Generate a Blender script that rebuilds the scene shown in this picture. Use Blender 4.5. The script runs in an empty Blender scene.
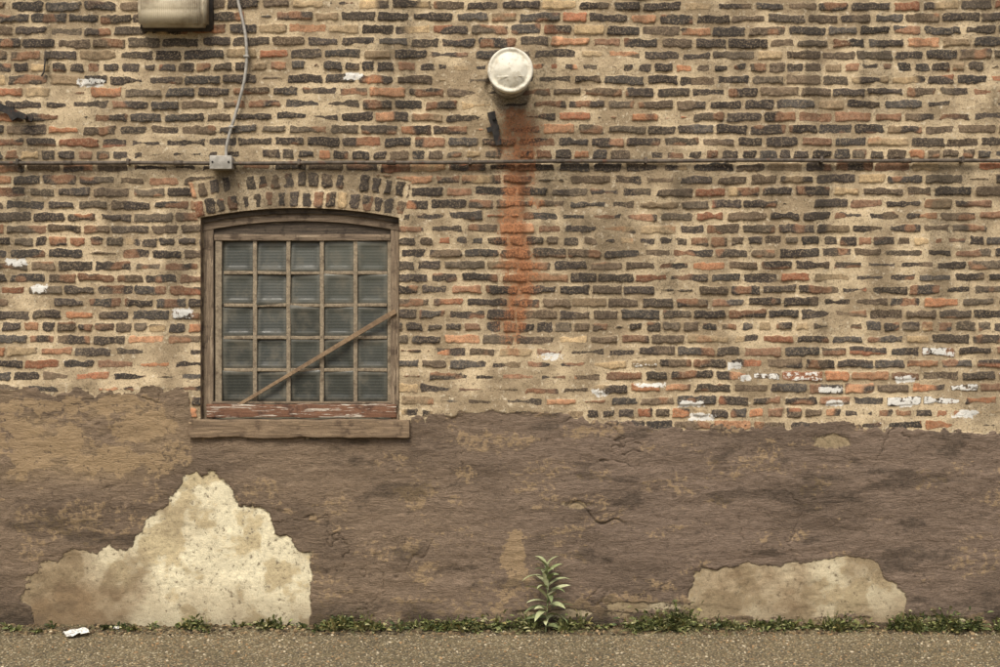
import bpy, bmesh, math, random
import numpy as np
from mathutils import Vector, Matrix
random.seed(7); rng=np.random.default_rng(7)
S=0.0061                     # metres per image pixel on the wall plane; most positions are image coordinates
def WX(u): return (u-500)*S
def WZ(v): return (628-v)*S
def lin(r,g,b,k=1.0):
    f=lambda c:(c/255/12.92) if c/255<=0.04045 else ((c/255+0.055)/1.055)**2.4
    return (f(r)*k,f(g)*k,f(b)*k)
scene=bpy.context.scene
# ------------------------------------------------------------ noise helpers
def rnd(ix,iy,seed=0):
    with np.errstate(over='ignore'):
        a=(ix.astype(np.int32).astype(np.uint32)*np.uint32(374761393)+iy.astype(np.int32).astype(np.uint32)*np.uint32(668265263)+np.uint32((seed*2246822519)&0xFFFFFFFF))
        a=(a^(a>>np.uint32(13)))*np.uint32(1274126177)
        a=(a^(a>>np.uint32(16)))*np.uint32(2246822519)
        a=a^(a>>np.uint32(15))
    return (a&np.uint32(0xFFFFFF)).astype(np.float64)/float(0x1000000)
def vn(x,y,seed=0):
    x=np.asarray(x,float);y=np.asarray(y,float)
    fx=np.floor(x);fy=np.floor(y)
    ix=fx.astype(np.int32);iy=fy.astype(np.int32)
    tx=x-fx;ty=y-fy
    tx=tx*tx*(3-2*tx);ty=ty*ty*(3-2*ty)
    a=rnd(ix,iy,seed);b=rnd(ix+1,iy,seed);c=rnd(ix,iy+1,seed);d=rnd(ix+1,iy+1,seed)
    return (a+(b-a)*tx)*(1-ty)+(c+(d-c)*tx)*ty
def fbm(x,y,seed=0,o=4):
    s=0;a=0.5;t=0
    for i in range(o):
        s=s+a*vn(x,y,seed+i*17);t+=a;a*=0.5;x=x*2.03+11.3;y=y*2.03+5.7
    return s/t
def sst(a,b,x):
    t=np.clip((x-a)/(b-a),0,1);return t*t*(3-2*t)
def poly_sd(px,py,pts):
    inside=np.zeros(px.shape,bool);d=np.full(px.shape,1e9)
    n=len(pts)
    for i in range(n):
        x1,y1=pts[i];x2,y2=pts[(i+1)%n]
        ex,ey=x2-x1,y2-y1
        t=np.clip(((px-x1)*ex+(py-y1)*ey)/(ex*ex+ey*ey),0,1)
        d=np.minimum(d,(px-x1-t*ex)**2+(py-y1-t*ey)**2)
        if y1!=y2:
            c=((y1>py)!=(y2>py))&(px<(x2-x1)*(py-y1)/(y2-y1)+x1)
            inside^=c
    d=np.sqrt(d)
    return np.where(inside,d,-d)
def gmesh(name,co,faces,mat=None,smooth=True):
    me=bpy.data.meshes.new(name)
    n=len(co);m=len(faces);k=faces.shape[1]
    me.vertices.add(n);me.vertices.foreach_set("co",co.astype(np.float32).ravel())
    me.loops.add(m*k);me.loops.foreach_set("vertex_index",faces.astype(np.int32).ravel())
    me.polygons.add(m);me.polygons.foreach_set("loop_start",(np.arange(m)*k).astype(np.int32))
    me.update(calc_edges=True)
    me.polygons.foreach_set("use_smooth",np.full(m,smooth,bool))
    ob=bpy.data.objects.new(name,me);scene.collection.objects.link(ob)
    if mat: me.materials.append(mat)
    return ob
def colattr(me,name,arr):
    a=me.color_attributes.new(name,'FLOAT_COLOR','POINT')
    a.data.foreach_set("color",arr.astype(np.float32).ravel())
def empty(name,loc=(0,0,0)):
    e=bpy.data.objects.new(name,None);scene.collection.objects.link(e);e.location=loc;return e
def parent(ob,p):
    ob.parent=p;ob.matrix_parent_inverse=Matrix.Translation(-Vector(p.location))
# ------------------------------------------------------------ node helpers
class NT:
    def __init__(s,name):
        s.m=bpy.data.materials.new(name);s.m.use_nodes=True
        s.t=s.m.node_tree;s.p=s.t.nodes["Principled BSDF"]
        s.tc=s.t.nodes.new("ShaderNodeTexCoord")
        s.p.inputs["Roughness"].default_value=0.9
        s.p.inputs["Specular IOR Level"].default_value=0.25
    def set(s,sock,v):
        if isinstance(v,bpy.types.NodeSocket): s.t.links.new(v,sock)
        else:
            if hasattr(sock.default_value,'__len__'):
                if isinstance(v,(int,float)): v=(v,)*len(sock.default_value)
                v=tuple(v)
                if len(sock.default_value)==4 and len(v)==3: v=v+(1,)
            sock.default_value=v
    def attr(s,name):
        n=s.t.nodes.new("ShaderNodeAttribute");n.attribute_name=name;return n
    def sep(s,c):
        n=s.t.nodes.new("ShaderNodeSeparateColor");s.set(n.inputs[0],c);return n.outputs
    def vmap(s,scale=(1,1,1),src=None,rot=(0,0,0)):
        n=s.t.nodes.new("ShaderNodeMapping");s.t.links.new(src or s.tc.outputs["Object"],n.inputs[0])
        n.inputs["Scale"].default_value=scale;n.inputs["Rotation"].default_value=rot;return n.outputs[0]
    def noise(s,scale,detail=3,rough=0.6,vec=None,dist=0,out=0):
        n=s.t.nodes.new("ShaderNodeTexNoise");n.inputs["Scale"].default_value=scale
        n.inputs["Detail"].default_value=detail;n.inputs["Roughness"].default_value=rough
        n.inputs["Distortion"].default_value=dist
        s.t.links.new(vec or s.tc.outputs["Object"],n.inputs["Vector"]);return n.outputs[out]
    def math(s,op,a,b=0.0,c=None,clamp=False):
        n=s.t.nodes.new("ShaderNodeMath");n.operation=op;n.use_clamp=clamp
        s.set(n.inputs[0],a);s.set(n.inputs[1],b)
        if c is not None: s.set(n.inputs[2],c)
        return n.outputs[0]
    def ss(s,v,a,b,lo=0.0,hi=1.0):
        n=s.t.nodes.new("ShaderNodeMapRange");n.interpolation_type='SMOOTHSTEP'
        s.set(n.inputs[0],v);n.inputs[1].default_value=a;n.inputs[2].default_value=b
        n.inputs[3].default_value=lo;n.inputs[4].default_value=hi;return n.outputs[0]
    def lr(s,v,a,b,lo=0.0,hi=1.0):
        n=s.t.nodes.new("ShaderNodeMapRange");s.set(n.inputs[0],v);n.inputs[1].default_value=a;n.inputs[2].default_value=b
        n.inputs[3].default_value=lo;n.inputs[4].default_value=hi;return n.outputs[0]
    def mix(s,f,a,b,mode='MIX'):
        n=s.t.nodes.new("ShaderNodeMix");n.data_type='RGBA';n.blend_type=mode
        s.set(n.inputs[0],f);s.set(n.inputs[6],a);s.set(n.inputs[7],b);return n.outputs[2]
    def scale(s,c,f):
        n=s.t.nodes.new("ShaderNodeVectorMath");n.operation='SCALE';s.set(n.inputs[0],c);s.set(n.inputs[3],f);return n.outputs[0]
    def bump(s,h,dist=0.002,strength=1.0):
        n=s.t.nodes.new("ShaderNodeBump");n.inputs["Distance"].default_value=dist;n.inputs["Strength"].default_value=strength
        s.set(n.inputs["Height"],h);s.t.links.new(n.outputs[0],s.p.inputs["Normal"])
    def base(s,c): s.set(s.p.inputs["Base Color"],c)
    def rough(s,c): s.set(s.p.inputs["Roughness"],c)
# ------------------------------------------------------------ window opening
OX0,OX1=WX(201),WX(399); OZ0=WZ(426)
ACX,ACZ,AR=WX(300),WZ(713),505*S
def arch_z(x,off=0.0): return ACZ+math.sqrt((AR+off)**2-(x-ACX)**2)
# ------------------------------------------------------------ wall material
def wall_material(mode):
    N=NT({"brick":"weathered_brick","both":"brick_to_render","render":"cement_render"}[mode])
    a1=N.attr("m1");m1=N.sep(a1.outputs["Color"])
    a2=N.attr("m2");m2=N.sep(a2.outputs["Color"]);tone=a2.outputs["Alpha"]
    nf=N.noise(200,1,0.6);nm=N.noise(34,4,0.68)
    if mode!="render":
        ng=N.noise(95,2,0.7)
        bc=N.attr("bcol").outputs["Color"]
        mort=N.mix(m1[0],lin(146,129,103),lin(190,171,139))
        mort=N.mix(N.ss(ng,0.52,0.70,0,.8),mort,lin(104,90,73))
        mort=N.mix(N.ss(nm,0.55,0.70,0,0.7),mort,lin(208,195,169))
        mort=N.scale(mort,N.lr(nf,0.2,0.8,0.80,1.22))
        br=N.scale(bc,N.lr(nm,0.3,0.7,0.62,1.4))
        br=N.scale(br,N.lr(nf,0.25,0.75,0.72,1.28))
        br=N.mix(N.ss(ng,0.50,0.68,0,0.6),br,lin(150,133,108))
        br=N.mix(N.ss(ng,0.43,0.31,0,0.5),br,lin(46,42,38))
        sd=N.math('ADD',a1.outputs["Alpha"],N.math('MULTIPLY',N.math('SUBTRACT',ng,0.5),2.1))
        sd=N.math('ADD',sd,N.math('MULTIPLY',N.math('SUBTRACT',nm,0.5),1.6))
        bm=N.ss(sd,-0.10,0.28)
        c=N.mix(bm,mort,br)
        wp=N.ss(N.math('ADD',m2[2],N.math('MULTIPLY',N.math('SUBTRACT',nm,0.5),1.8)),0.5,0.64)
        c=N.mix(wp,c,N.mix(nf,lin(186,182,172),lin(226,224,216)))
        ru=N.ss(N.math('ADD',m2[0],N.math('ADD',N.math('MULTIPLY',N.math('SUBTRACT',nm,0.5),1.3),N.math('MULTIPLY',N.math('SUBTRACT',ng,0.5),.8))),.22,.85,0,.8)
        c=N.mix(ru,c,N.mix(N.ss(ng,0.35,0.65),lin(108,70,48),lin(166,110,72)))
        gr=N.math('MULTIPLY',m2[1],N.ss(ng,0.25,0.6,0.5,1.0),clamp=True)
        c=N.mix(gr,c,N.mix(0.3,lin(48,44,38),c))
        hb=N.math('ADD',N.math('MULTIPLY',bm,0.8),N.math('ADD',N.math('MULTIPLY',nm,1.8),N.math('MULTIPLY',nf,0.8)))
    if mode!="brick":
        as_=N.attr("scol");sc=as_.outputs["Color"];wn=as_.outputs["Alpha"]
        tr=N.noise(3.2,4,0.68,vec=N.vmap((2.8,1,12),rot=(0,.07,0)),dist=1.6)
        tr2=N.noise(4,2,0.6,vec=N.vmap((10,1,52),rot=(0,-.10,0)),dist=1.0)
        st=N.scale(sc,N.lr(tr,0.25,0.75,0.66,1.36))
        st=N.scale(st,N.lr(tr2,0.25,0.75,0.82,1.18))
        st=N.scale(st,N.lr(nf,0.2,0.8,0.82,1.18))
        k=N.math('ADD',wn,N.math('ADD',N.math('MULTIPLY',N.math('SUBTRACT',nm,0.5),2.4),N.math('MULTIPLY',N.math('SUBTRACT',tr,0.5),1.0)))
        st=N.mix(N.ss(k,0.46,0.72,0,0.68),st,lin(158,135,103))
        st=N.mix(N.ss(nm,0.41,0.33,0,0.55),st,lin(76,65,55))
        st=N.mix(N.ss(tr2,0.62,0.70,0,0.3),st,lin(152,134,110))
        pa=N.mix(tone,lin(132,112,86),lin(214,204,173))
        pa=N.mix(N.ss(N.math('ADD',m1[0],N.math('SUBTRACT',nm,.5)),0.30,0.70,0,0.8),pa,N.mix(tone,lin(112,95,74),lin(174,157,121)))
        pa=N.scale(pa,N.lr(nm,0.25,0.75,0.70,1.26))
        pa=N.mix(N.ss(nm,0.41,0.32,0,0.75),pa,lin(102,89,70))
        pa=N.mix(N.ss(tr,0.60,0.70,0,0.4),pa,lin(120,104,80))
        pa=N.scale(pa,N.lr(nf,0.2,0.8,0.82,1.18))
        pm=N.ss(N.math('ADD',m1[2],N.math('MULTIPLY',N.math('SUBTRACT',nm,0.5),3.4)),-0.3,0.3)
        low=N.mix(pm,st,pa)
        dm=N.ss(N.math('ADD',m2[1],N.math('MULTIPLY',N.math('SUBTRACT',nm,0.5),1.0)),.12,.9,0,.8)
        low=N.mix(dm,low,lin(52,46,39))
        trp=N.math('MULTIPLY',N.math('ADD',N.math('MULTIPLY',tr2,1.8),N.math('MULTIPLY',tr,3.0)),N.math('SUBTRACT',1.0,N.math('MULTIPLY',pm,.85)))
        hs=N.math('ADD',trp,N.math('ADD',N.math('MULTIPLY',nm,1.8),N.math('MULTIPLY',nf,0.6)))
    if mode=="both":
        stm=N.ss(N.math('ADD',m1[1],N.math('MULTIPLY',N.math('SUBTRACT',nm,0.5),2.6)),-0.2,0.2)
        c=N.mix(stm,c,low)
        n=N.t.nodes.new("ShaderNodeMix");n.data_type='FLOAT'
        N.set(n.inputs[0],stm);N.set(n.inputs[2],hb);N.set(n.inputs[3],hs);h=n.outputs[0]
    elif mode=="brick": h=hb
    else: c=low;h=hs
    N.base(c);N.rough(0.93);N.p.inputs["Specular IOR Level"].default_value=.15
    N.bump(h,0.004,0.9)
    return N.m
# ------------------------------------------------------------ wall mesh
def axis(segs):
    out=[segs[0][0]]
    for a,b,st in segs:
        k=max(1,int(round((b-a)/st)));out+=list(np.linspace(a,b,k+1)[1:])
    return np.array(out)
def build_wall():
    xs=axis([(-8,-4.4,.03),(-4.4,-3.3,.012),(-3.3,3.3,.0072),(3.3,4.4,.012),(4.4,8,.03)])
    zs=axis([(-.2,0,.03),(0,3.9,.0058),(3.9,5.4,.015)])
    ix0=np.argmin(abs(xs-OX0));ix1=np.argmin(abs(xs-OX1));xs[ix0]=OX0;xs[ix1]=OX1
    iz0=np.argmin(abs(zs-OZ0));zs[iz0]=OZ0
    nx,nz=len(xs),len(zs)
    X,Z=np.meshgrid(xs,zs)
    toprow=np.zeros(nx,int)
    for i in range(ix0,ix1+1):
        az=arch_z(xs[i]);r=np.argmin(abs(zs-az));Z[r,i]=az;toprow[i]=r
    U=X/S+500;V=628-Z/S
    kx=[-900,0,60,120,188,196,300,404,412,440,500,560,600,650,700,760,800,850,900,950,1000,1900]
    ky=[388,390,393,391,393,432,436,432,417,414,411,414,423,427,429,427,426,424,428,432,435,436]
    vb=np.interp(U,kx,ky)
    xw=X+(vn(X*1.1,Z*2,1)-.5)*.03+(vn(X*14,Z*14,2)-.5)*.006
    zw=Z+(fbm(X*.8,Z*.8,3,2)-.5)*.04+(vn(X*7,Z*9,4)-.5)*.006
    CH=.0752
    row=np.floor(zw/CH).astype(np.int64)
    header=(row%7==3)
    L=np.where(header,.112,.214)
    off=(row%2)*.5+(rnd(row,row*0,5)-.5)*.25
    u=xw/L+off
    k=np.floor(u).astype(np.int64)
    J=lambda kk:(rnd(kk,row,6)-.5)*.30
    lo=k+J(k);k=np.where(u<lo,k-1,k)
    hi=k+1+J(k+1);k=np.where(u>=hi,k+1,k)
    lo=k+J(k);hi=k+1+J(k+1)
    cx=(u-(lo+hi)/2)*L;hx=(hi-lo)/2*L
    cz=zw-(row+.5)*CH;hz=CH/2+X*0
    rid=row;kid=k
    dx=X-ACX+(vn(X*14,Z*14,8)-.5)*.008;dz=Z-ACZ+(vn(X*9,Z*9,9)-.5)*.010
    rr=np.hypot(dx,dz);th=np.arctan2(dx,dz)
    v2=(rr-AR)/.116;ring=np.floor(v2).astype(np.int64)
    uu=th*AR/.072+ring*.4;uu=uu+(vn(uu*.7,ring*3.,7)-.5)*.25;ku=np.floor(uu).astype(np.int64)
    inarch=(rr>AR-.02)&(rr<AR+.232)&(abs(th)<(104/505))
    cx=np.where(inarch,(uu-ku-.5)*.072*(rr/AR),cx);hx=np.where(inarch,.036*(rr/AR),hx)
    cz=np.where(inarch,(v2-ring-.5)*.116,cz);hz=np.where(inarch,.058,hz)
    rid=np.where(inarch,9000+ring,rid);kid=np.where(inarch,ku,kid)
    R=lambda s:rnd(kid,rid,s)
    jx=.006+.008*R(20);jz=.0085+.0065*R(21)
    jx=np.where(inarch,.008+.006*R(20),jx)
    cz=cz+(R(22)-.5)*.006
    cz=cz+(R(19)-.5)*.05*cx
    rc=.009
    qx=abs(cx)-(hx-jx-rc);qz=abs(cz)-(hz-jz-rc)
    sd=-(np.hypot(np.maximum(qx,0),np.maximum(qz,0))+np.minimum(np.maximum(qx,qz),0)-rc)
    sd=sd+(fbm(X*26,Z*32,10,3)-.5)*.020
    smear=fbm(X*1.9,Z*3.2,12,4)
    for (a,b,ra,rb,s) in [(300,60,45,22,.16),(740,335,30,11,.24),(285,85,30,18,.12),(110,110,90,20,.07),(470,385,50,14,.12),(425,372,22,16,.12),
                          (640,70,50,14,.14),(200,150,60,14,.10),(150,388,160,8,.12),(480,335,50,26,.07),(800,70,80,18,.08),(60,190,60,15,.08),(560,415,60,8,.1)]:
        smear=smear+s*np.exp(-((U-a)/ra)**2-((V-b)/rb)**2)
    smear=smear+.14*np.exp(-((V-vb+6)/13)**2)*sst(.35,.6,fbm(X*4,Z*4,14,3))
    sm2=sst(.52,.75,vn(X*6,Z*12,13))*.006
    sd=sd-np.clip(smear-.58,0,1)*.075-(R(23)<.03)*.02-sm2
    def box(a,b,c,d,s=30): return sst(a-s,a+s,U)*(1-sst(b-s,b+s,U))*sst(c-12,c+12,V)*(1-sst(d-12,d+12,V))
    pr=.13+.5*(fbm(X*1.1,Z*2.2,30,3)-.5)
    pr=pr+.30*box(-900,200,318,400)+.22*box(-50,150,60,150)+.30*box(480,1900,345,460)+.2*box(250,640,-10,55)
    pr=pr+.22*box(930,1900,300,460)+.35*box(600,640,318,345)+.12*box(380,520,180,400)-.12*box(560,920,150,330)
    isred=R(31)<pr
    pal_d=np.array([lin(67,62,57),lin(78,70,61),lin(90,78,65),lin(72,65,59),lin(106,91,74),lin(80,75,69),lin(94,84,71)])
    pal_r=np.array([lin(150,102,76),lin(166,118,86),lin(130,90,68),lin(172,130,98),lin(142,108,84),lin(124,96,76)])
    pal_t=np.array([lin(154,134,104),lin(128,110,86),lin(174,150,114)])
    cd=pal_d[(R(32)*7).astype(int)];cr=pal_r[(R(32)*6).astype(int)];ct=pal_t[(R(32)*3).astype(int)]
    ist=(R(33)<.11)
    bc=np.where(isred[...,None],cr,cd);bc=np.where(ist[...,None],ct,bc)
    tt=sst(.42,.6,vn(X*9+R(34)*40,Z*9,35))*(R(36)<.5)
    bc=bc*(1-tt[...,None])+np.array(lin(68,61,55))*tt[...,None]
    t3=sst(.60,.72,vn(X*12,Z*16,38))*(R(39)<.4)*.6
    bc=bc*(1-t3[...,None])+np.array(lin(148,108,80))*t3[...,None]
    bc=bc*(.74+.5*R(37))[...,None]
    white=(R(40)<.13*box(540,1900,352,425,12))*(.48+.2*R(41))*sst(-.002,.003,sd)
    for a,b,ra,rb in [(551,357,15,5),(735,366,9,5),(690,404,16,4),(702,417,16,5),(600,393,10,5),(905,379,12,5),(965,414,16,5),(92,83,16,5),
                      (353,76,11,5),(40,289,10,6),(182,313,14,6),(835,403,12,4),(830,390,16,4),(650,385,20,3),(15,262,14,5),(745,378,8,4),(905,404,10,4)]:
        white=np.maximum(white,.76*np.exp(-((U-a)/ra)**4-((V-b)/rb)**4))
    # rust
    rw=10+12*vn(V*.03,V*0,50)
    cxr=517+4*np.sin(V*.05)
    rust=np.exp(-((U-cxr)/np.maximum(rw,1))**2)*sst(100,115,V)*(1-sst(310,380,V))
    rust=rust*(.40+1.1*fbm(X*30,Z*6,51,3))
    rust=np.maximum(rust,.9*np.exp(-(np.hypot(U-518,V-135)/28)**2)*(.3+fbm(X*20,Z*12,52,3)))
    rust=np.maximum(rust,.8*np.exp(-((U-525)/28)**2-((V-205)/9)**2)*sst(.35,.55,fbm(X*20,Z*20,53,3)))
    rust=np.maximum(rust,.6*np.exp(-((U-508)/20)**2-((V-318)/30)**2)*sst(.35,.6,fbm(X*20,Z*14,54,3)))
    # grime, with the shadow around the vent painted into the same mask
    stre=fbm(X*6.0,Z*.55,60,4);fade=sst(160,168,V)*(1-sst(210,400,V))
    grime_shade=sst(.50,.70,stre)*fade*.75
    stre2=fbm(X*9+3,Z*.6,66,3);grime_shade=np.maximum(grime_shade,sst(.60,.78,stre2)*(1-sst(100,160,V))*.6)
    gmod=fbm(X*9,Z*4,61,3)
    def blob(a,b,ra,rb,s): return s*np.exp(-((U-a)/ra)**2-((V-b)/rb)**2)*sst(.2,.55,gmod)
    for t in [(20,200,12,34,1),(822,205,12,44,.95),(822,300,9,60,.6),(680,190,10,26,.9),(700,180,40,10,.6),(560,178,60,8,.7),(380,182,60,12,.6),
              (935,215,8,60,.7),(880,260,10,40,.5),(470,215,9,50,.5),(540,80,12,28,.9),(488,95,10,22,.8),(640,20,8,44,.8),(885,65,8,60,.6),  # entries beside the vent paint its shadow and stain
              (100,175,90,8,.5),(1000,190,40,12,.6),(330,140,12,20,.5),(565,190,8,70,.6),(752,230,8,70,.5),(20,230,20,40,.5),(620,230,7,60,.5),(985,250,10,60,.5),(430,190,40,16,.5),(780,130,30,10,.4)]:
        grime_shade=np.maximum(grime_shade,blob(*t))
    grime_shade=np.maximum(grime_shade,.55*np.exp(-((V-167.5)/3.5)**2)*sst(.3,.6,fbm(X*3,Z*3,62,3)))
    grime_shade=np.maximum(grime_shade,sst(.58,.80,fbm(X*2.1,Z*1.4,63,4))*.5)
    # render coat boundary
    nst=fbm(X*7,Z*7,70,2)-.5;nst2=fbm(X*24,Z*24,69,3)-.5
    st=(V-vb)*S+nst*np.where(U<200,.11,.045)+nst2*.085
    p1=[(36,640),(26,600),(34,572),(62,552),(100,548),(134,549),(150,522),(170,502),(186,478),(212,474),(233,487),(240,505),(263,507),(277,530),(309,553),(318,580),(310,606),(302,640)]
    p2=[(690,606),(691,574),(702,568),(780,563),(842,557),(872,562),(886,580),(905,598),(906,616),(800,618),(692,616)]
    n1=(fbm(X*10,Z*10,80,5)-.5)*18
    sA=poly_sd(U,V,p1)+n1*1.2;sB=poly_sd(U,V,p2)+n1*.7
    sR=np.full(U.shape,-50.)
    for a,b,ra,rb in [(830,441,17,6),(575,505,13,4),(642,606,40,4),(560,613,50,4),(860,619,120,3)]:
        sR=np.maximum(sR,(1-np.hypot((U-a)/ra,(V-b)/rb))*min(ra,rb)+n1*.35)
    sP=np.maximum(np.maximum(sA,sB),sR)
    mot=fbm(X*5,Z*5,84,4)
    tone=np.where(sA>sR,.95-.55*(1-sst(95,165,U+(mot-.5)*80)),.3)
    tone=np.where((sB>sR)&(sB>sA),.36,tone)
    tone=tone-.42*sst(560,625,V)*(sA>0)+.8*(mot-.5)
    tone=np.clip(tone,0,1)
    tn=np.zeros(U.shape)
    n3=fbm(X*10,Z*12,85,4)
    for a,b,ra,rb,s in [(514,568,12,28,1.),(430,570,14,16,.6),(640,602,60,10,.7),(560,610,60,8,.7),(415,490,18,14,.7),(470,470,16,8,.6),(415,600,30,6,.6),(600,430,40,6,.6),
                      (612,520,16,4,.6),(60,440,50,18,1),(150,425,36,18,1),(20,450,34,26,1),(120,460,50,14,.9),(312,515,8,10,.7),(480,445,20,5,.6),(408,548,7,14,.7),
                      (490,440,40,8,.6),(75,520,60,20,.6),(660,585,20,10,.6),(840,620,260,7,.7),(345,620,60,9,.7),(170,450,20,18,.7),(90,405,100,8,.8),(560,470,50,10,.4),(740,470,80,8,.35),(450,540,40,20,.3)]:
        tn=np.maximum(tn,s*sst(-.5,.5,1-np.hypot((U-a)/ra,(V-b)/rb)+(n3-.5)*2.5))
    tn=np.maximum(tn,.5*sst(.55,.70,fbm(X*4.2,Z*9,83,5)))
    cA=np.array(lin(122,105,87));cB=np.array(lin(117,101,87));cY=np.array(lin(142,122,94));cD=np.array(lin(92,79,67))
    t=sst(300,650,U)[...,None];sc=cA*(1-t)+cB*t
    t=(np.clip(box(-900,180,385,480,40)*1.0,0,1)*sst(.3,.6,mot))[...,None];sc=sc*(1-t*.6)+cY*t*.6
    t=(sst(.46,.70,fbm(X*1.6,Z*4.2,91,5))*.6)[...,None];sc=sc*(1-t)+cD*t
    damp=(sst(580,626,V)*sst(.25,.6,fbm(X*4,Z*3,93,3)))*.8
    damp=np.maximum(damp,.55*sst(.56,.72,fbm(X*3.6,Z*11,94,5))*(1-box(-900,190,385,480)))
    damp=np.where(sP>0,damp*.45,damp)
    # heights
    hbk=(.006+.006*R(24))+(R(25)-.5)*.06*cx+(fbm(X*20,Z*20,26,3)-.5)*.006
    hbk=np.where(R(27)<.03,-.006,hbk)
    bm=sst(-.002,.005,sd)
    hm=-.001+(fbm(X*16,Z*16,28,3)-.5)*.010+np.clip(smear-.52,0,1)*.05
    h=hm*(1-bm)+np.maximum(hbk,hm)*bm
    stm=sst(-.004,.006,st)
    hst=.016+(fbm(X*1.4,Z*2.0,71,3)-.5)*.03+(fbm(X*3.4,Z*12,72,4)-.5)*.020+(fbm(X*22,Z*30,73,3)-.5)*.007
    pm=sst(-2.,1.2,sP)
    hpa=.008+(fbm(X*2.2,Z*2.2,74,4)-.5)*.02+(fbm(X*14,Z*14,75,4)-.5)*.010
    crk=np.exp(-((V-(507+.42*(U-575)+6*np.sin(U*.16)))/1.1)**2)*sst(566,572,U)*(1-sst(618,628,U))
    crk=np.maximum(crk,.7*np.exp(-((V-(566-.9*(U-408)+5*np.sin(U*.3)))/1.4)**2)*sst(404,408,U)*(1-sst(430,436,U)))
    wn=np.abs(fbm(X*2.4,Z*2.8,79,5)-.5);crk=np.maximum(crk,.75*(1-sst(.0,.009,wn))*sst(.42,.58,vn(X*1.7,Z*1.7,81)))
    hst=hst*(1-pm)+np.minimum(hst-.003,hpa)*pm-.014*crk*(1-.6*pm)
    damp=np.maximum(damp,crk*.8)
    h=h*(1-stm)+np.maximum(hst,.004)*stm
    h=h+(fbm(X*.7,Z*.7,76,3)-.5)*.02
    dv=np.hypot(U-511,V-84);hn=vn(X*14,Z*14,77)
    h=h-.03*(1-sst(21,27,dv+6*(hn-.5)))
    grime_shade=np.maximum(grime_shade,(1-sst(22,32,dv+10*(hn-.5)))*.9)  # shadow and stain around the vent hole, painted dark into the wall colour
    grime_shade=np.where(stm>.5,damp,grime_shade)
    co=np.stack([X,-h,Z],-1).reshape(-1,3)
    idx=np.arange(nx*nz).reshape(nz,nx)
    keep=np.ones((nz-1,nx-1),bool)
    for i in range(ix0,ix1):
        keep[iz0:min(toprow[i],toprow[i+1]),i]=False
    f=np.stack([idx[:-1,:-1],idx[:-1,1:],idx[1:,1:],idx[1:,:-1]],-1)[keep]
    ob=gmesh("brick_wall",co,f,wall_material("brick"))
    ob.data.materials.append(wall_material("both"));ob.data.materials.append(wall_material("render"))
    sf=(st/.01).ravel()[f];mi=np.where(sf.min(1)>2.2,2,np.where(sf.max(1)<-2.2,0,1)).astype(np.int32)
    ob.data.polygons.foreach_set("material_index",mi)
    def pack(*a): return np.stack([q+0*X for q in a],-1).reshape(-1,4)
    big=fbm(X*6,Z*6,95,4);big=sst(.3,.7,big)
    colattr(ob.data,"bcol",pack(bc[...,0],bc[...,1],bc[...,2],1))
    colattr(ob.data,"m1",pack(big,st/.01,sP*.35,sd/.006))
    colattr(ob.data,"m2",pack(np.clip(rust,0,1),np.clip(grime_shade,0,1),white,tone))
    colattr(ob.data,"scol",pack(sc[...,0],sc[...,1],sc[...,2],tn))
    return ob
wall=build_wall()
# ------------------------------------------------------------ generic mats
def wood_mat(name,c1,c2,c3,axis_scale=(2,30,30),peel=None,thr=.6):
    N=NT(name)
    v=N.vmap(axis_scale);g=N.noise(3,4,.65,vec=v,dist=.5);m=N.noise(14,3,.6);f=N.noise(150,2,.6)
    c=N.mix(N.ss(g,.3,.7),c1,c2);c=N.mix(N.ss(m,.52,.7,0,.8),c,c3)
    if peel:
        v2=N.vmap(tuple(a*.5 for a in axis_scale));pm=N.ss(N.noise(5,4,.7,vec=v2,dist=.3),thr,thr+.05);c=N.mix(pm,c,peel)
    c=N.scale(c,N.lr(f,.2,.8,.8,1.2))
    N.base(c);N.bump(N.math('ADD',N.math('MULTIPLY',g,1.5),N.math('MULTIPLY',f,.4)),.004,.9);return N.m
HX=(2,30,30);HZ=(30,30,2)
def metal_mat(name,c1,c2,rust=.3,rough=.55,metallic=.3,sc=30):
    N=NT(name);a=N.noise(sc,4,.65);b=N.noise(sc*4,2,.6)
    c=N.mix(N.ss(a,.35,.65),c1,c2);c=N.mix(N.ss(N.noise(sc*.6,4,.7),.62-.25*rust,.72-.2*rust,0,.85),c,lin(92,62,46))
    N.base(c);N.rough(rough);N.p.inputs["Metallic"].default_value=metallic
    N.bump(b,.001,.5);return N.m
m_frame_v=wood_mat("weathered_wood_vertical",lin(96,83,69),lin(140,123,102),lin(70,59,49),HZ,lin(158,142,119),.58)
m_frame_h=wood_mat("weathered_wood_horizontal",lin(92,80,67),lin(134,117,97),lin(68,57,47),HX,lin(154,138,115),.6)
m_dark_h=wood_mat("dark_old_wood",lin(60,54,47),lin(92,81,69),lin(46,41,35),HX,lin(118,104,87),.62)
m_bottom=wood_mat("peeling_painted_wood",lin(98,72,57),lin(124,90,69),lin(70,51,42),HX,lin(184,174,158),.55)
m_sill=wood_mat("worn_sill",lin(102,86,69),lin(138,118,94),lin(78,64,52),HX,lin(160,138,109),.62)
m_munt=wood_mat("muntin_wood",lin(116,104,87),lin(148,134,112),lin(90,78,64),(14,14,14))
m_stick=wood_mat("old_lath",lin(108,89,70),lin(140,118,92),lin(82,66,52),(6,6,6))
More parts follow.
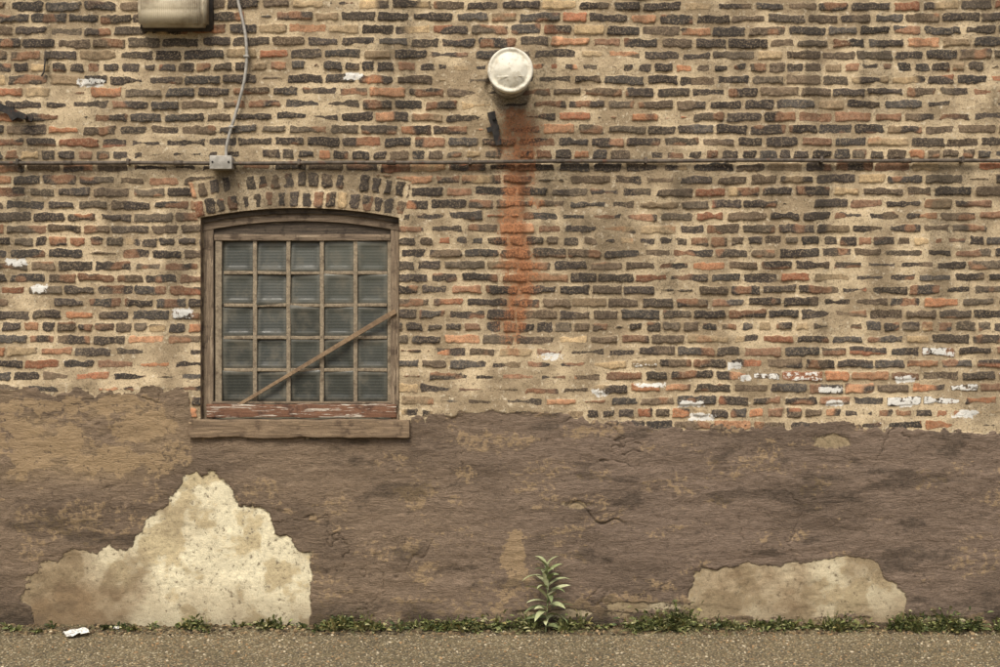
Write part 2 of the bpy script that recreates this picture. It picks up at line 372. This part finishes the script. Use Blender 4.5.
def boxm(name,x0,x1,y0,y1,z0,z1,mat,bev=.004,rough=0.0):
    bm=bmesh.new();bmesh.ops.create_cube(bm,size=1)
    for v in bm.verts: v.co=Vector(((x0+x1)/2+v.co.x*(x1-x0),(y0+y1)/2+v.co.y*(y1-y0),(z0+z1)/2+v.co.z*(z1-z0)))
    if bev: bmesh.ops.bevel(bm,geom=bm.edges[:],offset=bev,segments=2,affect='EDGES',profile=.6)
    if rough:
        for ax,(a,b) in (((1,0,0),(x0,x1)),((0,0,1),(z0,z1))):
            n=int((b-a)/.025)
            for i in range(1,n):
                t=a+(b-a)*i/n
                bmesh.ops.bisect_plane(bm,geom=bm.verts[:]+bm.edges[:]+bm.faces[:],plane_co=(t if ax[0] else 0,0,t if ax[2] else 0),plane_no=ax)
        P=np.array([v.co[:] for v in bm.verts])
        n1=fbm(P[:,0]*11+P[:,1]*7,P[:,2]*13+P[:,1]*5,101,3)-.5;n2=fbm(P[:,0]*12,P[:,2]*12+P[:,1]*9,105,3)-.5;n3=fbm(P[:,0]*10+5,P[:,2]*10+P[:,1]*8,109,3)-.5
        for v,a,b,c in zip(bm.verts,n1,n2,n3): v.co+=Vector((a*rough*.6,b*rough,c*rough))
    me=bpy.data.meshes.new(name);bm.to_mesh(me);bm.free();me.materials.append(mat)
    for p in me.polygons:p.use_smooth=True
    ob=bpy.data.objects.new(name,me);scene.collection.objects.link(ob);return ob
N=NT("plain_old_brick");nb=N.t.nodes.new("ShaderNodeTexBrick");N.t.links.new(N.vmap((1,1,1),rot=(math.radians(90),0,0)),nb.inputs["Vector"])
for i,c in ((1,lin(110,80,62)),(2,lin(74,66,60)),(3,lin(160,142,114))): nb.inputs[i].default_value=(*c,1)
nb.inputs["Scale"].default_value=1;nb.inputs["Brick Width"].default_value=.214;nb.inputs["Row Height"].default_value=.0752;nb.inputs["Mortar Size"].default_value=.008
N.base(nb.outputs[0]);m_plain=N.m
def solid(name,x0,x1,z0,z1,y0=.0,y1=.36):
    o=boxm(name,x0,x1,y0,y1,z0,z1,m_plain,0);parent(o,wall);return o
Y0=.045
solid("wall_core_left",-7.99,OX0,-.2,5.38,Y0,.4)
solid("wall_core_right",OX1,7.99,-.2,5.38,Y0,.4)
solid("wall_core_above",OX0+.001,OX1-.001,arch_z(ACX)+.06,5.38,Y0,.4)
solid("wall_core_below",OX0+.001,OX1-.001,-.2,OZ0-.01,Y0,.4)
solid("wall_coping",-8.05,8.05,5.385,5.46,-.04,.42)
pts=[(OX0,OZ0)]+[(OX0+(OX1-OX0)*i/30,arch_z(OX0+(OX1-OX0)*i/30)) for i in range(31)]+[(OX1,OZ0)]
co=[];fa=[]
for x,z in pts: co+=[(x,-.012,z),(x,.12,z)]
for i in range(len(pts)-1): fa.append((2*i,2*i+1,2*i+3,2*i+2))
N=NT("reveal_mortar");N.base(N.mix(N.ss(N.noise(18,4,.6),.4,.6),lin(96,80,66),lin(150,130,104)));N.bump(N.noise(60,3,.6),.006)
rv=gmesh("window_reveal",np.array(co),np.array(fa),N.m,False);parent(rv,wall)
# ------------------------------------------------------------ window
win=empty("glass_block_window",(ACX,.06,WZ(320)))
def W(o): parent(o,win);return o
F0,F1=.045,.12
W(boxm("jamb_a",OX0+.004,WX(211.5),F0,F1,OZ0,arch_z(OX0+.02)+.01,m_frame_v,.004,.006))
W(boxm("jamb_b",WX(390),OX1-.004,F0,F1,OZ0,arch_z(OX1-.02)+.01,m_frame_v,.004,.006))
W(boxm("inner_stile_a",WX(213),WX(219.5),F0+.014,F1,WZ(408),WZ(239),m_munt,.003,.003))
W(boxm("inner_stile_b",WX(386.5),WX(389.8)+.001,F0+.02,F1,WZ(408),WZ(239),m_munt,.002))
W(boxm("top_rail",WX(212),WX(389.5),F0+.008,F1,WZ(240),WZ(233.5),m_frame_h,.003,.004))
W(boxm("bottom_rail",WX(205),WX(396),F0-.012,F1-.02,WZ(418),WZ(404.5),m_bottom,.004,.010))
W(boxm("bottom_bead",WX(210),WX(391),F0-.004,F1-.03,WZ(404),WZ(402),m_frame_h,.001,.002))
def arcstrip(name,z0f,z1f,y0,y1,x0,x1,mat,n=40):
    co=[];fa=[]
    for i in range(n+1):
        x=x0+(x1-x0)*i/n;a=z0f(x);b=z1f(x);co+=[(x,y0,a),(x,y0,b),(x,y1,a),(x,y1,b)]
    for i in range(n):
        o=4*i;p=o+4
        fa+=[(o,p,p+1,o+1),(o+1,p+1,p+3,o+3),(p,o,o+2,p+2)]
    return gmesh(name,np.array(co),np.array(fa),mat,False)
W(arcstrip("head_board",lambda x:WZ(234),lambda x:arch_z(x,-.058),F0+.018,F1,WX(211),WX(390.5),m_dark_h))
W(arcstrip("head_arch",lambda x:arch_z(x,-.075),lambda x:arch_z(x,-.004),F0-.004,F1,OX0+.005,OX1-.005,m_frame_h))
W(arcstrip("head_arch_lip",lambda x:arch_z(x,-.030),lambda x:arch_z(x,-.002),F0-.02,F1,OX0+.006,OX1-.006,m_dark_h))
gx0,gx1,gz0,gz1=WX(219),WX(388),WZ(403),WZ(239.5)
N=NT("ribbed_glass_block")
pc=N.attr("pane");pcs=N.sep(pc.outputs["Color"])
wv=N.t.nodes.new("ShaderNodeTexWave");wv.bands_direction='Z';wv.inputs["Scale"].default_value=17;wv.inputs["Distortion"].default_value=.6
N.t.links.new(N.tc.outputs["Object"],wv.inputs["Vector"])
dust=N.noise(9,4,.65);df=N.noise(120,2,.6)
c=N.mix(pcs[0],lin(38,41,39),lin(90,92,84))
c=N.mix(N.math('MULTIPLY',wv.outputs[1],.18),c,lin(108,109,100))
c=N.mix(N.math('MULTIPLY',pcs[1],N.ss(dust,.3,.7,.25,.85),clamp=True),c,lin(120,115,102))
c=N.mix(N.ss(df,.58,.75,0,.35),c,lin(112,102,86))
c=N.mix(N.ss(dust,.5,.75,0,.45),c,lin(110,103,88))
N.base(c);N.rough(N.ss(dust,.35,.7,.25,.6));N.p.inputs["Specular IOR Level"].default_value=.22
N.bump(wv.outputs[1],.0010,.5);m_glass=N.m
nC=5;cw=(gx1-gx0)/nC;ch=(gz1-gz0)/nC
co=[];fa=[];att=[];G=17
for r in range(nC):
    for cc in range(nC):
        x0=gx0+cc*cw;z0=gz0+r*ch;b=len(co);pv=random.random();lit=[.15,.35,.3,.55,.8][r]*random.uniform(.3,1.4)  # lit: reflections painted into the glass colour, brighter towards the upper rows
        tx,tz=random.uniform(-.02,.02),random.uniform(-.03,.03)
        for j in range(G):
            for i in range(G):
                s=i/(G-1);t=j/(G-1);e=min(s,1-s,t,1-t)
                y=.086-.010*min(1,e/.08)+.008*min(1,max(0,e-.14)/.08)+(s-.5)*tx+(t-.5)*tz
                rim=1-min(1,max(0,e-.10)/.10)
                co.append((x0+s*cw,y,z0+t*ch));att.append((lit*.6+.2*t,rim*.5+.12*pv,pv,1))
        for j in range(G-1):
            for i in range(G-1):
                o=b+j*G+i;fa.append((o,o+1,o+G+1,o+G))
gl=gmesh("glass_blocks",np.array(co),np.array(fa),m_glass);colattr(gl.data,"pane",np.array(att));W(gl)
for i in range(1,nC):
    x=gx0+i*cw;W(boxm("muntin_v_%d"%i,x-.0125,x+.0125,F0+.018,F1,WZ(404),WZ(238),m_munt,.003,.006))
    z=gz0+i*ch
    for j in range(nC):
        W(boxm("muntin_h_%d_%d"%(i,j),gx0+j*cw+.012,gx0+(j+1)*cw-.012,F0+.022+random.uniform(0,.004),F1,z-.0105,z+.0105,m_munt,.003,.006))
def rod_box(name,p,q,w,d,mat,w2=None):
    p=Vector(p);q=Vector(q);L=(q-p).length;bm=bmesh.new();bmesh.ops.create_cube(bm,size=1)
    bmesh.ops.subdivide_edges(bm,edges=[e for e in bm.edges if abs((e.verts[0].co-e.verts[1].co).x)>.5],cuts=14)
    for v in bm.verts:
        t=v.co.x+.5;ww=w+((w2 or w)-w)*t
        v.co=Vector((t*L,v.co.y*d,v.co.z*ww+.25*w*(random.random()-.5)*.5))
    bmesh.ops.bevel(bm,geom=[e for e in bm.edges if e.calc_face_angle(0)>.8],offset=.001,segments=1,affect='EDGES')
    X=(q-p).normalized();Yv=Vector((0,1,0));Z=X.cross(Yv).normalized();Yv=Z.cross(X)
    M=Matrix((X,Yv,Z)).transposed().to_4x4();M.translation=p;bm.transform(M)
    me=bpy.data.meshes.new(name);bm.to_mesh(me);bm.free();me.materials.append(mat)
    ob=bpy.data.objects.new(name,me);scene.collection.objects.link(ob);return ob
W(rod_box("leaning_lath",(WX(231),F0-.002,WZ(409)),(WX(395),F0-.012,WZ(311)),.018,.014,m_stick,.030))
sill=boxm("window_sill",WX(190),WX(410),-.050,.10,WZ(437),WZ(419.5),m_sill,.006,.022);W(sill)
# ------------------------------------------------------------ tubes
def tube(name,path,r,mat,n=14):
    P=[Vector(p) for p in path];co=[];fa=[]
    for i,p in enumerate(P):
        t=(P[min(i+1,len(P)-1)]-P[max(i-1,0)]).normalized()
        a=t.cross(Vector((0,1,0)));a=a.normalized();b=t.cross(a).normalized()
        rr=r(i) if callable(r) else r
        for k in range(n):
            an=2*math.pi*k/n;co.append(tuple(p+a*math.cos(an)*rr+b*math.sin(an)*rr))
    for i in range(len(P)-1):
        for k in range(n):
            o=i*n+k;o2=i*n+(k+1)%n;fa.append((o,o2,o2+n,o+n))
    return gmesh(name,np.array(co),np.array(fa),mat)
m_pipe=metal_mat("weathered_conduit",lin(72,65,57),lin(100,90,79),.25,.6,.2)
m_galv=metal_mat("galvanised_grey",lin(138,134,125),lin(166,161,151),.05,.5,.2)
m_dark=metal_mat("dark_iron",lin(42,41,40),lin(62,58,54),.15,.7,.3)
con=empty("electrical_conduit",(0,-.03,WZ(164)))
def pz(x): return WZ(164.0)+.0028*(x+3)+.004*math.sin(x*1.3)+.002*math.sin(x*5)
n=160;path=[]
for i in range(n+1):
    x=-7.8+15.6*i/n;path.append((x,-.036+.002*math.sin(x*2),pz(x)))
parent(tube("pipe",path,.0115,m_pipe),con)
for i,u in enumerate([70,180,392,560,730,905,-60,1100]):
    x=WX(u);o=tube("coupling_%d"%i,[(x-.028,-.036,pz(x)),(x-.0275,-.036,pz(x)),(x+.0275,-.036,pz(x)),(x+.028,-.036,pz(x))],lambda k:(.004,.0150,.0150,.004)[k],m_pipe);parent(o,con)
for i,u in enumerate([20,130,300,470,645,820,960]):
    x=WX(u);o=boxm("strap_%d"%i,x-.009,x+.009,-.051,.01,pz(x)-.013,pz(x)+.024,m_pipe,.004);parent(o,con)
jb=empty("junction_box",(WX(224),-.05,WZ(164)))
parent(boxm("body",WX(213.5),WX(234.5),-.085,-.0,WZ(170.5),WZ(158),m_galv,.006),jb)
parent(boxm("cover",WX(213),WX(235),-.092,-.0855,WZ(171),WZ(157.5),m_galv,.003),jb)
for u in (216,232):
    o=tube("screw_%d"%u,[(WX(u),-.0975,WZ(164)),(WX(u),-.097,WZ(164)),(WX(u),-.091,WZ(164.01))],lambda k:(.001,.006,.006)[k],m_dark,10);parent(o,jb)
cab=empty("cable_conduit",(WX(240),-.03,WZ(80)))
cp=[(232,-140),(234,-60),(237,-20),(239,0),(243,18),(247,38),(248,60),(246,80),(242,97),(237,115),(231,135),(228,148),(227.5,158)]
def crom(c,m=8):
    o=[]
    for i in range(len(c)-1):
        p0=c[max(i-1,0)];p1=c[i];p2=c[i+1];p3=c[min(i+2,len(c)-1)]
        for k in range(m):
            t=k/m;o.append(tuple(.5*((2*p1[j])+(-p0[j]+p2[j])*t+(2*p0[j]-5*p1[j]+4*p2[j]-p3[j])*t*t+(-p0[j]+3*p1[j]-3*p2[j]+p3[j])*t**3) for j in range(2)))
    o.append(c[-1]);return o
parent(tube("flexible_conduit",[(WX(a),-.04,WZ(b)) for a,b in crom(cp)],lambda i:.0095+.0008*(i%2),m_galv,12),cab)
for i,(a,b) in enumerate([(247.8,58),(233,128)]):
    parent(boxm("clip_%d"%i,WX(a)-.016,WX(a)+.016,-.054,0.0,WZ(b)-.007,WZ(b)+.007,m_galv,.003),cab)
# ------------------------------------------------------------ exhaust vent
def lathe(name,prof,mat,c,n=64):
    co=[];fa=[]
    for r,y in prof:
        for k in range(n):
            a=2*math.pi*k/n;co.append((c[0]+r*math.cos(a),y,c[1]+r*math.sin(a)))
    for i in range(len(prof)-1):
        for k in range(n):
            o=i*n+k;o2=i*n+(k+1)%n;fa.append((o,o2,o2+n,o+n))
    return gmesh(name,np.array(co),np.array(fa),mat)
vent=empty("exhaust_vent",(WX(510),-.15,3.333));VC=(WX(510),3.340)
N=NT("cream_enamel");a=N.noise(16,4,.7);c=N.mix(N.ss(a,.45,.7),lin(216,211,194),lin(180,170,148))
c=N.mix(N.ss(N.noise(45,4,.7),.6,.7,0,.7),c,lin(130,112,88));N.base(c);N.rough(.55);N.bump(N.noise(30,3,.6),.004,.6);m_cream=N.m
m_sheet=metal_mat("dirty_sheet_metal",lin(170,163,150),lin(118,111,100),.0,.45,.0,22)
parent(lathe("duct",[(.112,.06),(.112,-.06),(.117,-.065),(.117,-.075),(.112,-.08),(.112,-.17),(.118,-.175),(.118,-.185),(.112,-.19),(.112,-.262)],m_sheet,VC),vent)
parent(lathe("cap",[(.110,-.255),(.129,-.257),(.133,-.262),(.134,-.290),(.132,-.300),(.126,-.306),(.118,-.305),(.112,-.300),(.104,-.298),(.098,-.303),(.085,-.312),(.05,-.325),(.02,-.330),(.0005,-.331)],m_cream,VC),vent)
cap=[o for o in vent.children if o.name.startswith("cap")][0]
P=np.zeros(len(cap.data.vertices)*3);cap.data.vertices.foreach_get("co",P);P=P.reshape(-1,3)
P[:,1]+=(fbm(P[:,0]*14+50,P[:,2]*14,200,3)-.5)*.024;cap.data.vertices.foreach_set("co",P.ravel())
parent(rod_box("cap_rib",(VC[0]-.08,-.326,VC[1]-.045),(VC[0]+.08,-.326,VC[1]-.040),.006,.004,m_cream),vent)
# ------------------------------------------------------------ wall light
N=NT("prismatic_lens");wv=N.t.nodes.new("ShaderNodeTexWave");wv.bands_direction='X';wv.inputs["Scale"].default_value=26
N.t.links.new(N.tc.outputs["Object"],wv.inputs["Vector"])
c=N.mix(N.ss(N.noise(8,4,.6),.35,.7),lin(186,174,148),lin(136,122,100));N.base(c);N.rough(.35);N.bump(wv.outputs[1],.002,.5);m_lens=N.m
m_bronze=metal_mat("bronze_housing",lin(58,53,48),lin(80,72,63),.1,.55,.3)
lt=empty("wall_pack_light",(WX(178),-.1,3.83))
def prism(name,prof,x0,x1,mat,bev=.01,taper=0.0):
    bm=bmesh.new();A=[bm.verts.new((x0+taper*abs(y)*1.0,y,z)) for y,z in prof];B=[bm.verts.new((x1-taper*abs(y),y,z)) for y,z in prof]
    bm.faces.new(A);bm.faces.new(B[::-1]);n=len(prof)
    for i in range(n): bm.faces.new((A[i],B[i],B[(i+1)%n],A[(i+1)%n]))
    bmesh.ops.recalc_face_normals(bm,faces=bm.faces)
    bmesh.ops.bevel(bm,geom=bm.edges[:],offset=bev,segments=3,affect='EDGES')
    me=bpy.data.meshes.new(name);bm.to_mesh(me);bm.free();me.materials.append(mat)
    for p in me.polygons:p.use_smooth=True
    ob=bpy.data.objects.new(name,me);scene.collection.objects.link(ob);return ob
zb=WZ(32)
parent(prism("back_box",[(.01,zb),(.01,zb+.36),(-.05,zb+.36),(-.05,zb)],WX(142),WX(214),m_bronze,.012),lt)
parent(prism("lens",[(-.051,zb+.01),(-.051,zb+.22),(-.17,zb+.21),(-.185,zb+.09),(-.15,zb-.005)],WX(143),WX(213),m_lens,.02,.10),lt)
parent(prism("hood",[(-.051,zb+.225),(-.051,zb+.35),(-.13,zb+.34),(-.20,zb+.215)],WX(143),WX(213),m_bronze,.012,.06),lt)
# ------------------------------------------------------------ iron brackets
b1=empty("iron_bracket",(WX(495),-.03,WZ(129)))
parent(rod_box("bar",(WX(491),-.035,WZ(113)),(WX(499),-.03,WZ(146)),.045,.014,m_dark,.035),b1)
parent(rod_box("tab",(WX(487),-.03,WZ(131)),(WX(499),-.03,WZ(128)),.03,.012,m_dark),b1)
parent(rod_box("pin",(WX(494),.01,WZ(120)),(WX(494),-.06,WZ(120.1)),.016,.016,m_dark),b1)
b2=empty("iron_bracket",(WX(16),-.03,WZ(116)))
parent(rod_box("bar",(WX(-4),-.04,WZ(106)),(WX(35),-.035,WZ(121)),.05,.014,m_dark,.03),b2)
parent(rod_box("tab",(WX(12),-.036,WZ(110)),(WX(18),-.034,WZ(120)),.05,.02,m_dark),b2)
parent(rod_box("pin",(WX(29),.01,WZ(119)),(WX(29),-.07,WZ(119.1)),.018,.018,m_dark),b2)
hk=empty("rusty_hook",(WX(46),-.02,WZ(68)))
parent(tube("hook",[(WX(47),.01,WZ(60)),(WX(47),-.03,WZ(61)),(WX(47.5),-.045,WZ(66)),(WX(46.5),-.045,WZ(74)),(WX(44.5),-.05,WZ(78))],.005,m_dark,8),hk)
# ------------------------------------------------------------ ground
N=NT("aggregate_asphalt")
v1=N.t.nodes.new("ShaderNodeTexVoronoi");v1.inputs["Scale"].default_value=80;N.t.links.new(N.tc.outputs["Object"],v1.inputs["Vector"])
vp=v1.outputs["Distance"];vs_=N.sep(v1.outputs["Color"])
big=N.noise(1.6,4,.6);fn=N.noise(300,2,.6);md=N.noise(9,4,.65)
c=N.mix(vs_[0],lin(112,102,80),lin(160,145,112));c=N.mix(N.ss(vs_[1],.80,.86),c,lin(190,178,148));c=N.mix(N.ss(vs_[2],.86,.9),c,lin(74,70,62));c=N.mix(N.ss(vs_[2],.1,.05,0,.5),c,lin(160,124,84))
c=N.mix(N.ss(vp,.35,.62),c,lin(98,87,66))
c=N.scale(c,N.lr(fn,.25,.75,.72,1.28));c=N.scale(c,N.lr(big,.3,.7,.85,1.2));c=N.mix(N.ss(md,.52,.70,0,.5),c,lin(102,94,68))
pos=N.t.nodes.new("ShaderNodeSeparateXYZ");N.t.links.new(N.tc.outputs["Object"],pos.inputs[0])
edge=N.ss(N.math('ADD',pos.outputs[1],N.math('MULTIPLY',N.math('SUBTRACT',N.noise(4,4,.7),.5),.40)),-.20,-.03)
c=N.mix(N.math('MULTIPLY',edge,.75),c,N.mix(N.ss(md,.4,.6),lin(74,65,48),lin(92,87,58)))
N.base(c);N.rough(.95)
N.bump(N.math('ADD',N.math('SUBTRACT',1,vp),N.math('MULTIPLY',fn,.5)),.006,.9)
m_ground=N.m
gx=axis([(-150,-20,20),(-20,-4,1),(-4,4,.02),(4,20,1),(20,150,20)]);gy=axis([(-150,-20,20),(-20,-2,1),(-2,-1.2,.1),(-1.2,.06,.015),(.06,20,2),(20,150,20)])
GX,GY=np.meshgrid(gx,gy)
near=(np.abs(GX)<4.2)&(GY>-1.3)&(GY<.1)
def gh(x,y): return (fbm(x*2,y*2,300,3)-.5)*.012+(fbm(x*12,y*12,301,3)-.5)*.008+sst(-.16,-.0,y+(fbm(x*3,y*0+3,302,3)-.5)*.12)*.022*(.3+fbm(x*9,y*9,303,3))
GZ=np.where(near,gh(GX,GY),0.0)
idx=np.arange(GX.size).reshape(GX.shape)
f=np.stack([idx[:-1,:-1],idx[:-1,1:],idx[1:,1:],idx[1:,:-1]],-1).reshape(-1,4)
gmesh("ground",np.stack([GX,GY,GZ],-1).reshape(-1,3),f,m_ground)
def blobs(name,n,xr,yf,smin,smax,mat,cols,flat=.6,lift=.3):
    bm=bmesh.new();bmesh.ops.create_icosphere(bm,subdivisions=1,radius=1);B=np.array([v.co[:] for v in bm.verts]);Fb=np.array([[v.index for v in f.verts] for f in bm.faces]);bm.free()
    nv=len(B)
    x=rng.uniform(xr[0],xr[1],n);y=yf(rng.random(n));s=smin+(smax-smin)*rng.random(n)**3
    z=gh(x,y);an=rng.uniform(0,6.28,n)
    P=B[None]*(1+.35*(rng.random((n,nv,1))-.5));P=P*np.stack([s*rng.uniform(.8,1.4,n),s,s*flat],-1)[:,None]
    ca,sa=np.cos(an)[:,None],np.sin(an)[:,None];px=P[...,0]*ca-P[...,1]*sa;py=P[...,0]*sa+P[...,1]*ca
    P=np.stack([px+x[:,None],py+y[:,None],P[...,2]+(z+s*lift)[:,None]],-1).reshape(-1,3)
    F=(Fb[None]+(np.arange(n)*nv)[:,None,None]).reshape(-1,3)
    ob=gmesh(name,P,F,mat,False);C=np.array(cols)[rng.integers(0,len(cols),n)]*rng.uniform(.7,1.3,(n,1))
    colattr(ob.data,"pc",np.concatenate([np.repeat(C,nv,0),np.ones((n*nv,1))],1));return ob
N=NT("pebble");N.base(N.attr("pc").outputs["Color"]);m_peb=N.m
blobs("gravel",9000,(-4,4),lambda r:-1.4+1.38*r**.8,.0025,.009,m_peb,[lin(158,142,110),lin(126,113,88),lin(188,175,148),lin(92,86,74),lin(158,128,92),lin(112,99,74)])
blobs("dirt_crumbs",4500,(-4,4),lambda r:-.16*r**1.5-.015,.003,.015,m_peb,[lin(84,70,52),lin(108,91,66),lin(134,115,86),lin(66,58,44)],.7)
# ------------------------------------------------------------ vegetation
class Leaves:
    def __init__(s): s.co=[];s.fa=[];s.c=[]
    def leaf(s,base,dirv,length,width,col,droop=.4,nseg=4,fold=.25,roll=0,shape=1.0):
        d=Vector(dirv).normalized();up=Vector((0,0,1));side=d.cross(up)
        if side.length<.05: side=Vector((1,0,0))
        side.normalize();side=Matrix.Rotation(roll,3,d)@side
        p=Vector(base);b=len(s.co)
        for i in range(nseg+1):
            t=i/nseg;w=width*.5*(math.sin(math.pi*min(1,(t*.93+.07)))**shape)
            if i==nseg: w=width*.02
            nrm=side.cross(d).normalized()
            s.co+=[tuple(p-side*w+nrm*w*fold),tuple(p),tuple(p+side*w+nrm*w*fold)]
            sh=.85+.3*t
            s.c+=[(col[0]*sh,col[1]*sh,col[2]*sh,1),(col[0]*sh*1.25,col[1]*sh*1.2,col[2]*sh*1.15,1),(col[0]*sh,col[1]*sh,col[2]*sh,1)]
            p=p+d*(length/nseg);d=(d+Vector((0,0,-droop/nseg))).normalized()
        for i in range(nseg):
            o=b+3*i;s.fa+=[(o,o+1,o+4,o+3),(o+1,o+2,o+5,o+4)]
    def make(s,name,mat):
        ob=gmesh(name,np.array(s.co),np.array(s.fa),mat);colattr(ob.data,"lc",np.array(s.c));return ob
N=NT("leaf");N.base(N.scale(N.attr("lc").outputs["Color"],N.lr(N.noise(60,2,.6),.2,.8,.75,1.25)));N.rough(.6);m_leaf=N.m
greens=[lin(116,122,76),lin(98,106,62),lin(134,137,90),lin(86,94,58),lin(124,116,74),lin(146,144,106),lin(68,78,50)]
Lw=Leaves()
clusters=[]
def strip(a,b,dens,h):
    # clumpy: plants gather around a few centres inside the run, over a thinner even cover
    n=int((b-a)*dens*1.35);cs=[(random.uniform(a,b),random.uniform(3,9),random.uniform(.6,1.2)) for _ in range(max(1,int((b-a)/16)))]
    for _ in range(n):
        c,w,k=random.choice(cs);u=random.gauss(c,w)
        if a-6<u<b+6: clusters.append((u,h*k*random.uniform(.5,1.3)))
    for _ in range(int(n*.45)): clusters.append((random.uniform(a,b),h*random.uniform(.3,.8)))
strip(330,372,.6,.10);strip(372,480,.5,.085);strip(480,534,.5,.12);strip(562,606,.55,.09);strip(622,652,.5,.12);strip(652,700,.65,.135)
strip(700,800,.34,.065);strip(800,822,.25,.05);strip(822,880,.4,.085);strip(888,1000,.6,.11);strip(1000,1200,.35,.09)
strip(172,206,.35,.09);strip(262,290,.4,.09);strip(0,170,.05,.03);strip(206,262,.05,.03);strip(290,330,.15,.035);strip(105,125,.15,.035);strip(-150,0,.1,.05);strip(672,692,.7,.16)
for u,h in clusters:
    x=WX(u);y=-.035-abs(random.gauss(0,.04));z=float(gh(np.array([x]),np.array([y]))[0])
    kind=random.random();n=random.randint(8,16);g=random.choice(greens)
    for _ in range(n):
        a=random.uniform(0,6.283);el=random.uniform(.1,1.35);k=random.uniform(.7,1.3);c=tuple(q*k for q in random.choice([g,random.choice(greens)]))
        d=(math.cos(a)*math.cos(el),-abs(math.sin(a))*math.cos(el)*.7-.05,math.sin(el))
        if kind<.3:
            Lw.leaf((x+random.gauss(0,.006),y,z),d,h*random.uniform(.8,1.6),.004,c,.8,4,.2)
        else:
            hh=h*random.random();bx=x+d[0]*hh*.7+random.gauss(0,.008);by=y+d[1]*hh*.7
            Lw.leaf((bx,min(by,-.03),z+hh*random.uniform(.1,1)),d,random.uniform(.018,.046),random.uniform(.010,.022),c,.8,3,.25,random.uniform(-.8,.8),.8)
Lw.make("weeds",m_leaf)
Lp=Leaves();x0=WX(545);y0=-.10;z0=float(gh(np.array([x0]),np.array([y0]))[0])
stem=[]
for i in range(13):
    t=i/12;stem.append((x0+.012*math.sin(t*3),y0-.01*t,z0+.42*t))
plant=empty("tall_weed_plant",(x0,y0,z0))
N=NT("green_stem");N.base(lin(124,128,92));m_stem=N.m
parent(tube("stem",stem,lambda i:.0055-.0003*i,m_stem,8),plant)
pg=[lin(146,152,114),lin(124,134,94),lin(164,168,132),lin(106,116,80)]
for i in range(36):
    t=.08+.90*(i/35)**.9;a=i*2.4+random.uniform(-.3,.3);el=.15+.75*t+random.uniform(-.15,.15)
    j=min(11,int(t*12));b=Vector(stem[j]).lerp(Vector(stem[j+1]),t*12-j)
    d=(math.cos(a)*math.cos(el),math.sin(a)*math.cos(el)*.8,math.sin(el))
    ln=(.155 if t<.75 else .10)*random.uniform(.75,1.15)*(1.0 if t>.2 else .8)
    if b.y+d[1]*ln>-.035: d=(d[0],-abs(d[1])*.3,d[2])
    Lp.leaf(b,d,ln,.034*random.uniform(.8,1.25),random.choice(pg),random.uniform(.7,1.6),7,.3,random.uniform(-.5,.5),.75)
parent(Lp.make("leaves",m_leaf),plant)
# ------------------------------------------------------------ litter
N=NT("dirty_paper");N.base(N.mix(N.ss(N.noise(50,3,.6),.5,.66),lin(222,220,212),lin(150,146,140)));N.rough(.7);m_pap=N.m
def paper(name,x,y,w,d,ang,mat,seed,amp=.018):
    n,m=14,8;g,h=np.meshgrid(np.linspace(-.5,.5,n),np.linspace(-.5,.5,m))
    xx=g*w+(vn(g*5+seed,h*4,seed)-.5)*.02;yy=h*d+(vn(g*5,h*4+seed,seed+1)-.5)*.02
    zz=.012+np.abs(vn(g*5+seed,h*4,seed+2)-.5)*amp*2+.012*np.cos(h*3.1)
    ca,sa=math.cos(ang),math.sin(ang);P=np.stack([x+xx*ca-yy*sa,y+xx*sa+yy*ca,zz+.006],-1).reshape(-1,3)
    i=np.arange(n*m).reshape(m,n);f=np.stack([i[:-1,:-1],i[:-1,1:],i[1:,1:],i[1:,:-1]],-1).reshape(-1,4)
    return gmesh(name,P,f,mat,False)
paper("paper_litter",WX(88),-.22,.14,.095,.6,m_pap,5,.02)
paper("paper_litter",WX(122),-.10,.03,.02,.9,m_pap,8,.01)
# ------------------------------------------------------------ light, world, camera
world=bpy.data.worlds.new("World");scene.world=world;world.use_nodes=True
nt=world.node_tree;bg=nt.nodes["Background"];sky=nt.nodes.new("ShaderNodeTexSky");sky.sky_type='NISHITA';sky.sun_disc=False
EL,AZ=math.radians(50),math.radians(192)
sky.sun_elevation=EL;sky.sun_rotation=AZ;sky.dust_density=4.0;sky.air_density=1.0;sky.ozone_density=.8
nt.links.new(sky.outputs[0],bg.inputs[0]);bg.inputs[1].default_value=.15
sl=bpy.data.lights.new("sun","SUN");sl.energy=2.95;sl.angle=math.radians(26);sl.color=(1,.955,.85)
so=bpy.data.objects.new("sun",sl);scene.collection.objects.link(so)
sdv=Vector((math.sin(AZ)*math.cos(EL),math.cos(AZ)*math.cos(EL),math.sin(EL)))
so.rotation_euler=sdv.to_track_quat('Z','Y').to_euler();so.location=sdv*20
cam=bpy.data.cameras.new("camera");cam.lens=36*7.5/6.1;cam.sensor_width=36;cam.clip_end=500
co_=bpy.data.objects.new("camera",cam);scene.collection.objects.link(co_);co_.location=(0,-7.5,WZ(333.5));co_.rotation_euler=(math.radians(90),0,0)
scene.camera=co_
scene.view_settings.view_transform='Standard';scene.view_settings.look='None';scene.view_settings.exposure=0;scene.view_settings.gamma=1
